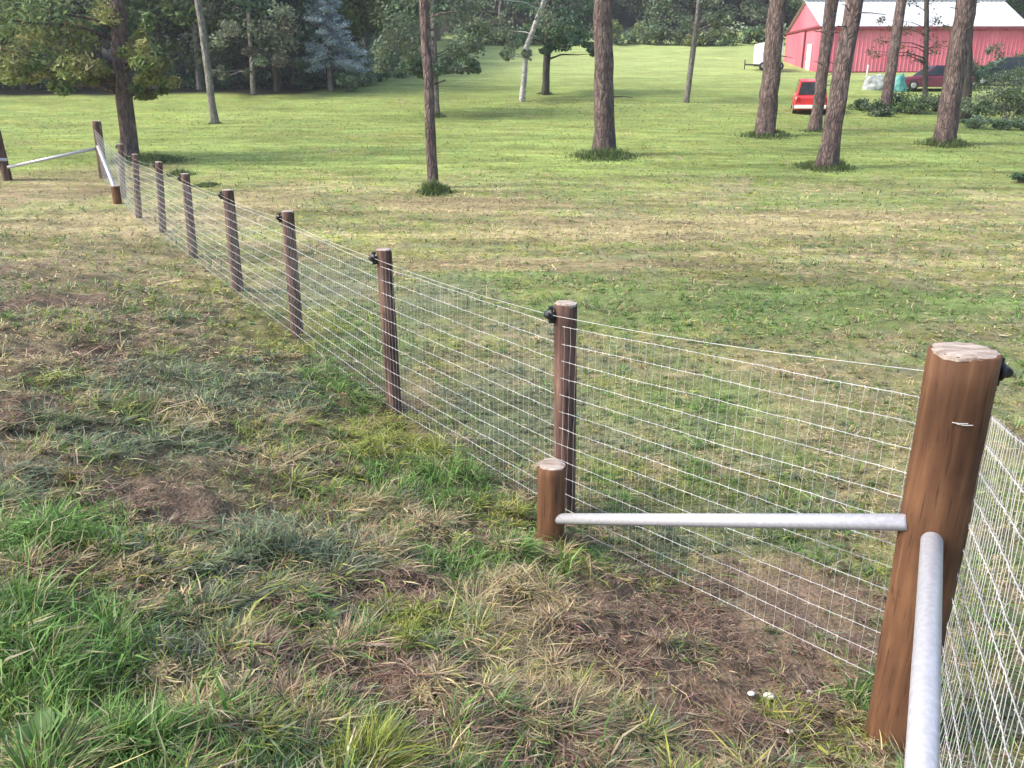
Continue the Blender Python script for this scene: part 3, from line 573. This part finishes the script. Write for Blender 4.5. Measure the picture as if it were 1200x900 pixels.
# ------------------------------------------------------------------ barn
M_SIDE = noisy('faded_red_steel_siding', (.52, .115, .16), (.66, .19, .24), .45, .6, (1, 1, .35), .05, detail=9)
M_ROOF = noisy('white_steel_roof', (.46, .49, .53), (.60, .62, .65), .35, .5, (1, .25, 1), .05, detail=9)
M_TRIM = noisy('dark_red_trim', (.16, .03, .04), (.22, .04, .05), 3, .6, bump=.05)
M_WHITE = noisy('white_paint', (.68, .68, .66), (.80, .80, .78), 4, .55, bump=.05)
def barn():
    x0, y0 = AT(957, 88, 66).x, 66.0; Lx, Wy = 15.2, 8.0; zb = float(zf(x0, y0))-.3
    ze = AT(957, 29, 66).z; zr = AT(945, 1, 70).z
    e = empty('barn', (x0, y0, zb), label='faded red metal barn with white roof behind the leaning trunks', cat='barn')
    he = ze-zb; hr = zr-zb
    def sheet(bm, a, b, top, step=.3, dep=.035, up=None):      # ribbed wall: a,b base corners, top(t) height
        a = Vector(a); b = Vector(b); n = max(2, int((b-a).length/step)); d = (b-a)/n; nrm = Vector((d.y, -d.x, 0)).normalized()
        prof = [(0, 0), (.36, 0), (.43, dep), (.57, dep), (.64, 0)]
        P = [(i+u, v) for i in range(n) for u, v in prof]+[(n, 0)]
        P += [(t, 0) for t in ()]
        vs0 = [(bm.verts.new(a+d*u+nrm*v), bm.verts.new(a+d*u+nrm*v+Vector((0, 0, top(u/n))))) for u, v in P]
        for p, q in zip(vs0, vs0[1:]): bm.faces.new((p[0], q[0], q[1], p[1]))
    gab = lambda t: he+(hr-he)*(1-abs(2*t-1))-.04
    bm = bmesh.new()
    sheet(bm, (0, 0, 0), (Lx, 0, 0), lambda t: he-.03); sheet(bm, (Lx, 0, 0), (Lx, Wy, 0), gab)
    sheet(bm, (Lx, Wy, 0), (0, Wy, 0), lambda t: he-.03); sheet(bm, (0, Wy, 0), (0, 0, 0), gab)
    bobj('wall', bm, M_SIDE, e)
    bm = bmesh.new(); th = .08; ov = .25
    for sgn in (0, 1):
        A = Vector((-ov, Wy/2, hr)); ey = -ov if sgn == 0 else Wy+ov; sl = (hr-he)/(Wy/2); B = Vector((-ov, ey, he-sl*ov))
        n = 44; dx = (Lx+2*ov)/n
        prof = [(0, 0), (.40, 0), (.46, .04), (.54, .04), (.60, 0)]; prev = None
        for i in range(n+1):
            for u, v in (prof if i < n else [(0, 0)]):
                p = [bm.verts.new(A+Vector(((i+u)*dx, 0, v))), bm.verts.new(B+Vector(((i+u)*dx, 0, v)))]
                if prev: bm.faces.new((prev[0], p[0], p[1], prev[1]))
                prev = p
    rf = bobj('roof', bm, M_ROOF, e)
    bm = bmesh.new(); add_box(bm, (Lx/2, Wy/2, hr+.05), (Lx+2*ov, .4, .06)); bobj('ridge_cap', bm, M_ROOF, rf)
    bm = bmesh.new(); add_box(bm, (Lx/2, -.27, he-.22), (Lx+.5, .04, .20)); add_box(bm, (Lx/2, Wy+.27, he-.22), (Lx+.5, .04, .20)); bobj('fascia', bm, M_TRIM, e)
    bm = bmesh.new(); add_box(bm, (-.09, Wy/2, he-.1), (.12, Wy+.1, .16)); bobj('door_track', bm, M_TRIM, e)
    bm = bmesh.new(); sheet(bm, (-.09, Wy*.98, .25), (-.09, Wy*.42, .25), lambda t: he-.5, dep=.03); dr = bobj('sliding_door', bm, M_SIDE, e)
    bm = bmesh.new(); add_box(bm, (-.11, Wy*.42, he/2), (.08, .16, he-.25)); bobj('door_edge', bm, M_TRIM, dr)
    bm = bmesh.new(); add_box(bm, (-.07, Wy*.26, 1.35), (.06, .95, 2.1), None); dd = bobj('door', bm, M_WHITE, e)
    bm = bmesh.new(); add_tube(bm, [(-.13, Wy*.26+.35, 1.3), (-.13, Wy*.26+.35, 1.42)], .02, 8); bobj('handle', bm, M_BLACK, dd)
    for cx, cy in ((0, 0), (Lx, 0), (0, Wy), (Lx, Wy)):
        bm = bmesh.new(); add_box(bm, (cx, cy, he/2-.05), (.16, .16, he-.15)); bobj('corner_trim', bm, M_SIDE, e)
    bm = bmesh.new(); add_box(bm, (Lx/2, Wy/2, .16), (Lx+.1, Wy+.1, .42)); bobj('base_board', bm, M_TRIM, e)
barn()
# ------------------------------------------------------------------ vehicles
M_RED = noisy('red_car_paint', (.48, .022, .03), (.56, .035, .04), 2, .35, bump=0, coat=.4)
M_MAR = noisy('maroon_car_paint', (.10, .012, .03), (.14, .02, .04), 2, .35, bump=0, coat=.4)
M_DKC = noisy('dark_green_car_paint', (.012, .02, .018), (.02, .03, .026), 2, .35, bump=0, coat=.4)
M_GLASS = noisy('tinted_glass', (.015, .017, .02), (.03, .033, .036), 3, .08, bump=0)
M_TYRE = noisy('tyre_rubber', (.012, .012, .012), (.025, .024, .023), 8, .85, bump=.2)
M_RIM = noisy('steel_rim', (.35, .35, .36), (.5, .5, .5), 5, .4, bump=.05, metal=.6)
M_LAMP = noisy('red_lamp_lens', (.30, .01, .012), (.4, .02, .02), 5, .2, bump=0)
def loft(bm, secs, close=True):
    """secs: list of (x, [ (y,z) ring ])"""
    rings = [[bm.verts.new((x, y, z)) for y, z in ring] for x, ring in secs]
    n = len(rings[0])
    for a, b in zip(rings, rings[1:]):
        for k in range(n): bm.faces.new((a[k], a[(k+1) % n], b[(k+1) % n], b[k]))
    bm.faces.new(rings[0][::-1]); bm.faces.new(rings[-1])
def rring(hw, z0, z1, c=.12, tuck=0):
    return [(-hw+tuck, z0), (hw-tuck, z0), (hw, z0+c), (hw, z1-c), (hw-c, z1), (-hw+c, z1), (-hw, z1-c), (-hw, z0+c)]
def car(name, loc, rz, paint, label, L=3.8, W=1.6, H=1.42):
    e = empty(name, loc, rz, label, 'car')       # +X is the front
    s = L/3.8; b = H*.60
    bm = bmesh.new()
    loft(bm, [(-1.88*s, rring(W*.46, .38, b*.88, .1)), (-1.80*s, rring(W*.49, .26, b*.98, .1)), (-1.2*s, rring(W*.5, .2, b*1.02)), (0, rring(W*.5, .2, b)), (1.0*s, rring(W*.5, .2, b*.96)),
              (1.6*s, rring(W*.48, .24, b*.86)), (1.88*s, rring(W*.43, .34, b*.68, .1))])
    body = bobj('body', bm, paint, e, bevel=.02)
    cab = [(-1.74*s, b*.97), (-1.36*s, H), (.12*s, H), (.82*s, b*.95)]
    bm = bmesh.new(); hw0, hw1 = W*.46, W*.38
    P = [(cab[0][0], hw0, cab[0][1]), (cab[1][0], hw1, cab[1][1]), (cab[2][0], hw1, cab[2][1]), (cab[3][0], hw0, cab[3][1])]
    a = [bm.verts.new(p) for p in P]; c = [bm.verts.new((x, -y, z)) for x, y, z in P]
    for k in range(3): bm.faces.new((a[k], a[k+1], c[k+1], c[k]))
    bm.faces.new(a[::-1]); bm.faces.new(c); bm.faces.new((a[0], c[0], c[3], a[3])); bobj('cabin', bm, paint, e, bevel=.03)
    def pane(nm, q, off):
        bm = bmesh.new(); q = [Vector(v) for v in q]; ce = sum(q, Vector())/4; n = (q[1]-q[0]).cross(q[2]-q[0]).normalized()
        if n.dot(ce-Vector((-.3, 0, b))) < 0: n = -n
        vs_ = [bm.verts.new(ce+(v-ce)*.86+n*off) for v in q]; vi = [bm.verts.new(v.co-n*(off+.01)) for v in vs_]
        bm.faces.new(vs_); bm.faces.new(vi[::-1])
        for k in range(4): bm.faces.new((vs_[k], vs_[(k+1) % 4], vi[(k+1) % 4], vi[k]))
        bobj(nm, bm, M_GLASS, e)
    pane('rear_window', [P[0], P[1], (P[1][0], -P[1][1], P[1][2]), (P[0][0], -P[0][1], P[0][2])], .012)
    pane('windscreen', [P[3], P[2], (P[2][0], -P[2][1], P[2][2]), (P[3][0], -P[3][1], P[3][2])], .012)
    for sg in (1, -1):
        m0 = (-.5*s, hw0*sg, b*.96); m1 = (-.5*s, hw1*sg, H)
        pane('side_window', [(P[0][0], P[0][1]*sg, P[0][2]), (P[1][0], P[1][1]*sg, P[1][2]), m1, m0], .012)
        pane('side_window', [m0, m1, (P[2][0], P[2][1]*sg, P[2][2]), (P[3][0], P[3][1]*sg, P[3][2])], .012)
        for x in (-1.2*s, 1.2*s):
            bm = bmesh.new(); y = sg*(W*.5-.08)
            add_tube(bm, [(x, y-.09, .29), (x, y-.075, .29), (x, y+.075, .29), (x, y+.09, .29)], [.25, .29, .29, .25], 24); wh = bobj('wheel', bm, M_TYRE, e, True)
            bm = bmesh.new(); add_tube(bm, [(x, y+sg*.08, .29), (x, y+sg*.105, .29)], [.18, .15], 16); bobj('rim', bm, M_RIM, wh)
        bm = bmesh.new(); add_box(bm, (-1.87*s, sg*W*.38, b*.80), (.06, .18, .22)); bobj('tail_light', bm, M_LAMP, e, bevel=.01)
        bm = bmesh.new(); add_box(bm, (1.84*s, sg*W*.33, b*.60), (.10, .26, .14)); bobj('headlight', bm, M_WHITE, e, bevel=.01)
    bm = bmesh.new(); add_box(bm, (-1.92*s, 0, .42), (.12, W*.94, .16)); bobj('bumper', bm, M_WHITE if name == 'red_hatchback' else M_BLACK, e, bevel=.02)
    bm = bmesh.new(); add_box(bm, (1.90*s, 0, .40), (.12, W*.90, .16)); bobj('bumper', bm, M_BLACK, e, bevel=.02)
    return e
q = G(942, 135); rc = car('red_hatchback', (q.x+.75, q.y+1.70, float(zf(q.x, q.y+1.75))-.02), R(87), M_RED, 'small red vehicle seen from behind between the trunks', L=3.5, W=1.55, H=1.55); rc.rotation_euler = (0, -.10, R(74))
q = G(1082, 106); car('maroon_car', (q.x+.4, q.y, q.z), R(178), M_MAR, 'maroon car parked sideways in front of the barn wall', L=4.4, W=1.7, H=1.45)
q = G(1172, 100); car('dark_car', (q.x, q.y, q.z), R(170), M_DKC, 'dark car half hidden in bushes at the right of the barn', L=4.4, W=1.7, H=1.7)
# white box trailer behind the leaning trunk
def trailer():
    q = G(898, 83); e = empty('utility_trailer', q, label='small white box trailer with black hitch left of the barn', cat='trailer')
    bm = bmesh.new(); add_box(bm, (0, 0, 1.2), (1.5, 2.4, 1.5)); bobj('box', bm, M_WHITE, e, bevel=.03)
    bm = bmesh.new(); add_box(bm, (0, 0, .4), (1.4, 2.3, .1)); add_tube(bm, [(-.7, -.4, .42), (-1.7, 0, .45)], .05, 8); add_tube(bm, [(-.7, .4, .42), (-1.7, 0, .45)], .05, 8)
    add_tube(bm, [(-1.7, 0, .1), (-1.7, 0, .8)], .04, 8); bobj('hitch_frame', bm, M_BLACK, e)
    for sg in (-1, 1):
        bm = bmesh.new(); add_tube(bm, [(sg*.62, -1.25, .3), (sg*.62, -1.1, .3)], .3, 20); w_ = bobj('wheel', bm, M_TYRE, e, True)
        bm = bmesh.new(); add_tube(bm, [(sg*.62, -1.28, .3), (sg*.62, -1.26, .3)], .16, 14); bobj('rim', bm, M_RIM, w_)
trailer()
def heap(name, px, py, rx, rz, mat, label, seed):
    q = G(px, py); bm = bmesh.new(); bmesh.ops.create_icosphere(bm, subdivisions=4, radius=1); sx = rx/F*q.y; sz = rz/F*q.y; cx, cy = seed*3.1, seed*1.7
    for v in bm.verts:
        p = v.co; n = fbm(np.array([p.x*2+cx]), np.array([p.y*2+p.z*1.5+cy]), 5, 3)[0]-.5; k = 1+.5*n
        v.co = Vector((p.x*sx*k, p.y*sx*.7*k, max(-.1, p.z*sz*(k+.25*n)+.0)))
    o = bobj(name, bm, mat, None, True); o.location = q; tag(o, label, 'tarp')
M_TEAL = noisy('teal_tarp', (.05, .22, .20), (.12, .36, .33), 2, .5, bump=.6); M_GT = noisy('grey_white_tarp', (.14, .16, .16), (.42, .45, .44), 3, .6, bump=.7)
heap('covered_heap', 1024, 105, 13, 15, M_GT, 'grey white tarp bunched over a heap before the barn', 1)
heap('covered_heap', 1052, 107, 9, 16, M_TEAL, 'teal tarp over a heap beside the maroon car', 2)
q = G(1014, 101); bm = bmesh.new(); add_tube(bm, [(0, 0, -.2), (0, 0, 1.25), (0, 0, 1.3)], [.05, .05, .03], 10)
o = bobj('marker_post', bm, M_WHITE, None, True); o.location = q; tag(o, 'thin white post standing by the grey tarp heap', 'post')
# ------------------------------------------------------------------ fence
def post(name, base, top, r0, r1, mat, parent, seed, sides=28, buried=.3):
    g = random.Random(seed); bm = bmesh.new(); d = (top-base).normalized(); L = (top-base).length; b0 = base-d*buried; n = 16
    ph = [g.uniform(0, 6.28) for _ in range(4)]
    P = [b0+d*((L+buried)*i/n) for i in range(n+1)]; Q = [r0+(r1-r0)*i/n for i in range(n+1)]
    P += [top+d*.004]; Q += [r1*.93]
    rg = add_tube(bm, P, Q, sides, cap=True, squash=lambda i, k: 1+.03*math.sin(2*6.283*k/sides+ph[0]+i*.1)+.02*math.sin(5*6.283*k/sides+ph[1]+i*.3)+.012*math.sin(11*6.283*k/sides+ph[2])+.015*math.sin(i*1.3+ph[3]+k*.4))
    o = bobj(name, bm, mat, parent, True)
    o.data.polygons[len(o.data.polygons)-1].use_smooth = False
    # pale sawn end
    bm = bmesh.new(); t = top+d*.0045; ring = [v for v in range(sides)]
    u = d.cross(Vector((0, 1, 0))).normalized(); v = d.cross(u); c = bm.verts.new(t+d*.006); R0 = []
    R1 = []
    for k in range(sides):
        rr = r1*(.97+.03*math.sin(2*6.283*k/sides+ph[0])+g.uniform(-.02, .02)); a = 6.283*k/sides
        w_ = (u*math.cos(a)+v*math.sin(a)); R0.append(bm.verts.new(t+w_*rr*.7+d*.006)); R1.append(bm.verts.new(t+w_*rr+d*g.uniform(-.004, .004)))
    for k in range(sides):
        bm.faces.new((c, R0[k], R0[(k+1) % sides])); bm.faces.new((R0[k], R1[k], R1[(k+1) % sides], R0[(k+1) % sides]))
    lo = [bm.verts.new(x.co-d*g.uniform(.008, .016)) for x in R1]
    for k in range(sides): bm.faces.new((R1[k], lo[k], lo[(k+1) % sides], R1[(k+1) % sides]))
    bobj('sawn_end', bm, M_CUT, o)
    return o
def insulator(c, dirv, parent, s=1.0):
    bm = bmesh.new(); c = Vector(c); d = Vector(dirv).normalized(); up = Vector((0, 0, 1)); sd_ = d.cross(up)
    add_tube(bm, [c-d*.03*s, c+d*.012*s], [.012*s, .012*s], 8)                       # nail boss
    add_tube(bm, [c+d*.010*s, c+d*.020*s, c+d*.045*s], [.030*s, .033*s, .016*s], 10)
    add_tube(bm, [c+d*.03*s-sd_*.03*s, c+d*.036*s, c+d*.03*s+sd_*.03*s], [.014*s, .018*s, .014*s], 8)
    add_box(bm, c+up*-.028*s+d*.012*s, (.03*s, .02*s, .03*s)); add_box(bm, c+up*.03*s+d*.016*s, (.024*s, .024*s, .02*s))
    bobj('insulator', bm, M_BLACK, parent, bevel=.003*s)
def wires_np(segs, n=5):
    """segs (m,2,3), radii (m) -> V,F of open prisms"""
    S, rad = segs; m = len(S); A = S[:, 0]; B = S[:, 1]; t = B-A; t /= np.linalg.norm(t, axis=1)[:, None]+1e-9
    ref = np.where(np.abs(t[:, 2:3]) > .9, np.array([[1., 0, 0]]), np.array([[0, 0, 1.]])); u = np.cross(t, ref); u /= np.linalg.norm(u, axis=1)[:, None]; v = np.cross(t, u)
    a = 2*np.pi*np.arange(n)/n; off = (u[:, None]*np.cos(a)[None, :, None]+v[:, None]*np.sin(a)[None, :, None])*rad[:, None, None]
    V = np.concatenate([A[:, None]+off, B[:, None]+off], 1).reshape(-1, 3)
    k = np.arange(n); k2 = (k+1) % n; q = np.stack([k, k2, k2+n, k+n], -1)
    return V, ((np.arange(m)*2*n)[:, None, None]+q[None]).reshape(-1, 4)
def mesh_panels(name, cols_, parent, rh=.00125, rv=.00060, kn=1.0, knot=True, hstep=.1005, nh=13):
    """cols_: list of (bottom point) anchors; woven wire between them"""
    S = []; rad = []; g = np.random.default_rng(5)
    for (a, b) in zip(cols_, cols_[1:]):
        a = np.array(a); b = np.array(b); L = np.linalg.norm(b[:2]-a[:2]); n = max(2, int(round(L/.0508)))
        t = np.linspace(0, 1, n+1); base = a[None]*(1-t[:, None])+b[None]*t[:, None]
        nrm = np.array([-(b-a)[1], (b-a)[0], 0])/L
        ph = g.uniform(0, 6.28, nh)
        wave = np.stack([.0025*np.sin(t*9+ph[h])+.0012*np.sin(t*23+ph[h]*2) for h in range(nh)], 0)*np.sin(np.pi*t)[None]**.5
        bel = .012*np.sin(np.pi*t)[None]*np.sin(np.linspace(0, 3.1, nh))[:, None]
        Z = np.arange(nh)[:, None]*hstep
        P = base[None]+np.stack([nrm[0]*bel, nrm[1]*bel, Z+wave], -1)     # (nh, n+1, 3)
        P[:, 1:-1] += g.normal(0, .0009, P[:, 1:-1].shape)
        S.append(np.stack([P[:, :-1], P[:, 1:]], 2).reshape(-1, 2, 3)); rad.append(np.full(nh*n, rh))
        j = P[:, :-1]+(g.normal(0, .0012, P[:, :-1].shape)); S.append(np.stack([j[:-1], j[1:]], 2).reshape(-1, 2, 3)); rad.append(np.full((nh-1)*n, rv))
        if knot:
            d = np.array([0, 0, 1.])*.0045; q = P[:, :-1].reshape(-1, 3)+nrm*.001
            tt = (b-a)/np.linalg.norm(b-a)*.0032
            S.append(np.stack([q-(d+tt)*kn, q+(d+tt)*kn], 1)); rad.append(np.full(len(q), rh*1.35*kn))
    V, Fq = wires_np((np.concatenate(S), np.concatenate(rad)))
    return mesh_np(name, V, Fq, M_WIRE, parent=parent)
def rod(name, pts, r, mat, parent, n=18):
    bm = bmesh.new(); add_tube(bm, pts, r, n); return bobj(name, bm, mat, parent, True)
fence = empty('wire_fence', (0, 0, 0), label='long woven wire fence on round wooden posts running away down the left', cat='fence')
NV = Vector((NX, NY, 0)); LINE = [(661, 602, 663, 356, 32), (462, 480, 450, 293, 21), (349, 395, 337, 248, 17), (279, 340, 267, 223, 15), (227, 302, 217, 204, 11), (191, 272, 186, 190, 9), (163, 255, 158, 181, 8), (145, 232, 141, 169, 7)]
bases = []
CB = G(1047, 866); CT = AT(1131, 412, CB.y+.02)
corner = post('corner_post', CB, CT, .108, .107, M_WOOD, fence, 1); corner['label'] = 'thick orange brown corner post at the near end of the fence'
insulator(CT+Vector((.114, .02, -.075)), (1, .2, 0), corner, 1.25)
anch = [CB-NV*.06+Vector((-.02, 0, .23))]; elec = [CT+Vector((-.10, .05, -.085))]
anch[0].z = .23
for i, (bx, by, tx, ty, wd) in enumerate(LINE):
    B = G(bx, by); T = AT(tx, ty, B.y); r = wd/2/F*math.hypot(B.y, 1.4)*.97
    r = max(r*.88, .052); p = post('line_post', B, T, r*1.02, r, M_WOODG if i else M_WOODG, fence, 10+i, sides=20)
    a = B+NV*(r+.004); a.z = T.z-1.22-.10; anch.append(a)
    c = T+NV*(r+.0)+Vector((0, 0, -.055)); cc = T+(NV*.6+Vector((-.8, 0, 0))).normalized()*r+Vector((0, 0, -.055))
    insulator(cc, (NV*.6+Vector((-.8, 0, 0))), p, 1.15); elec.append(cc+(NV*.6+Vector((-.8, 0, 0))).normalized()*.03)
EB = G(122, 209); ET = AT(113, 142, EB.y); ep = post('corner_post', EB, ET, .115, .11, M_WOODG, fence, 40, sides=20); ep['label'] = 'thick far corner post with moss tinted edge'
anch.append(EB+NV*.05+Vector((0, 0, .06))); elec.append(ET+Vector((.08, -.05, -.1)))
mesh_panels('wire_mesh', [tuple(a) for a in anch], fence)
S = []
for a, b in zip(elec, elec[1:]):
    a = np.array(a); b = np.array(b); t = np.linspace(0, 1, 13)[:, None]; P = a*(1-t)+b*t; P[:, 2] -= .02*np.sin(np.pi*t[:, 0]); S.append(np.stack([P[:-1], P[1:]], 1))
S = np.concatenate(S); V, Fq = wires_np((S, np.full(len(S), .0013))); mesh_np('electric_wire', V, Fq, M_WIRE, parent=fence)
# braces at the near corner
SB = G(645, 636); ST = AT(646, 545, SB.y); post('brace_post', SB, ST, .078, .076, M_WOOD, fence, 50)['label'] = 'short stub post where the near horizontal pipe ends'
rod('brace_pipe', [AT(650, 608, SB.y-.05), AT(655, 608, SB.y-.055), AT(1064, 612, CB.y+.0)], [.0, .030, .031], M_PIPE, fence)['label'] = 'pale pipe lying across from the stub post to the corner post'
q0 = AT(1092, 634, 2.47); q1 = AT(1080, 905, 1.44); dd_ = (q1-q0); q2 = q0+dd_*1.62
rod('brace_pipe', [q0-dd_*.02, q0, q0+dd_*.60, q0+dd_*.603, q2], [.024, .0355, .0355, .0362, .0362], M_PIPE, fence)['label'] = 'bluish pipe running from the corner post towards the viewer'
gz = float(zf(q2.x, q2.y)); post('brace_post', Vector((q2.x-.03, q2.y-.06, gz)), Vector((q2.x-.03, q2.y-.06, q2.z+.10)), .078, .076, M_WOOD, fence, 51)
bm = bmesh.new()   # staples on the corner post face
for z, dx in ((1.42, .0), (1.415, .05)):
    f = (z-CB.z)/(CT.z-CB.z); c = CB.lerp(CT, f); a = Vector((-.25+dx*3, -.97, 0)).normalized(); s_ = Vector((.97, -.25, 0))
    add_tube(bm, [c+a*.107-s_*.03, c+a*.113-s_*.012, c+a*.107+s_*.018], .0014, 6)
bobj('staples', bm, M_WIRE, corner)
# far corner braces
SB2 = G(138, 239); ST2 = AT(135, 218, SB2.y); post('brace_post', SB2, ST2, .09, .09, M_WOOD, fence, 52, sides=16)['label'] = 'short stub post before the far corner post'
rod('brace_pipe', [AT(115, 172, EB.y-.12), AT(134, 219, SB2.y+.12)], .045, M_PIPE, fence, 12)['label'] = 'white pipe slanting down from the far corner post'
# cross fence at far left
fence2 = empty('cross_fence', (0, 0, 0), label='wooden post and pale pipe braces at the far left edge', cat='fence')
PB = G(9, 211); PT = AT(-6, 150, PB.y); post('end_post', PB, PT, .12, .115, M_WOODG, fence2, 60, sides=16)
rod('brace_pipe', [AT(112, 174, EB.y-.05), AT(9, 196, PB.y-.1)], .04, M_PIPE, fence2, 12)['label'] = 'pale pipe between the far corner post and the left end post'
rod('brace_pipe', [AT(8, 187, PB.y-.12), AT(-60, 189, PB.y-.12)], .04, M_PIPE, fence2, 12)
q = G(-64, 212); post('end_post', q, q+Vector((-.05, 0, 1.3)), .11, .11, M_WOODG, fence2, 61, sides=16)
# right hand fence
fence3 = empty('wire_fence', (0, 0, 0), label='woven wire fence at the right edge coming from the thick corner post', cat='fence')
dr = Vector((-.446, -.895, .268)); out = Vector((.895, -.446, 0))
A0 = Vector((CB.x, CB.y, .20))+out*.085+Vector((.02, .02, 0)); A1 = A0+dr*2.45
mesh_panels('wire_mesh', [tuple(A0), tuple(A1)], fence3, rh=.0016, rv=.0009, kn=1.5, hstep=.1016)
b2 = Vector((A1.x, A1.y, float(zf(A1.x, A1.y))))-out*.08; post('line_post', b2, b2+Vector((0, 0, 1.35)), .075, .075, M_WOODG, fence3, 70, sides=20)
# ------------------------------------------------------------------ small things
def weed(px, py, s, seed):
    q = G(px, py); e = empty('broadleaf_weed', q, label=None, cat='weed'); g = random.Random(seed); V = []; Fq = []; C = []
    for k in range(9):
        a = g.uniform(0, 6.28); L = s*g.uniform(.5, 1); w_ = L*.30; d = Vector((math.cos(a), math.sin(a), 0)); n = Vector((-d.y, d.x, 0)); el = g.uniform(.6, 1.1); i0 = len(V); c = g.uniform(.8, 1.2)
        for i, (t, ww) in enumerate(((0, .08), (.2, .55), (.45, 1), (.75, .7), (1, .04))):
            z = L*(math.sin(el)*t-.30*t*t)+.045; ctr = d*(L*t*math.cos(el))+Vector((0, 0, z))
            for sgn in (-1, 0, 1): V.append(ctr+n*(sgn*w_*ww)+Vector((0, 0, .25*w_*ww*abs(sgn)))); C.append(np.array((.10, .19, .055))*c*(1.35 if sgn == 0 else 1))
        for i in range(4):
            for j in range(2): b_ = i0+i*3+j; Fq.append((b_, b_+1, b_+4, b_+3))
    mesh_np('leaves', V, Fq, M_LEAF, np.array(C), e, True)
    return e
weed(50, 890, .12, 1)['label'] = 'broad leaved weed at the bottom left corner of the grass'
weed(150, 892, .11, 2)['label'] = 'broad leaved weed right of the corner one, in long grass'
M_STONE = noisy('pale_stone', (.5, .48, .42), (.72, .7, .64), 9, .85, bump=.4)
for i, (px, py, s, lb) in enumerate([(900, 822, .020, 'largest pale stone in the dirt left of the corner post'), (880, 818, .013, 'small pale stone left of the largest one'), (948, 816, .013, 'small pale stone nearest the corner post'), (925, 862, .012, 'pale stone lying lowest in the dirt')]):
    q = G(px, py); bm = bmesh.new(); bmesh.ops.create_icosphere(bm, subdivisions=2, radius=s)
    for v in bm.verts: v.co = Vector((v.co.x*1.3, v.co.y, v.co.z*.6))*random.uniform(.85, 1.15)
    o = bobj('stone', bm, M_STONE, None, True); o.location = q+Vector((0, 0, s*.6+.012)); tag(o, lb, 'stone')
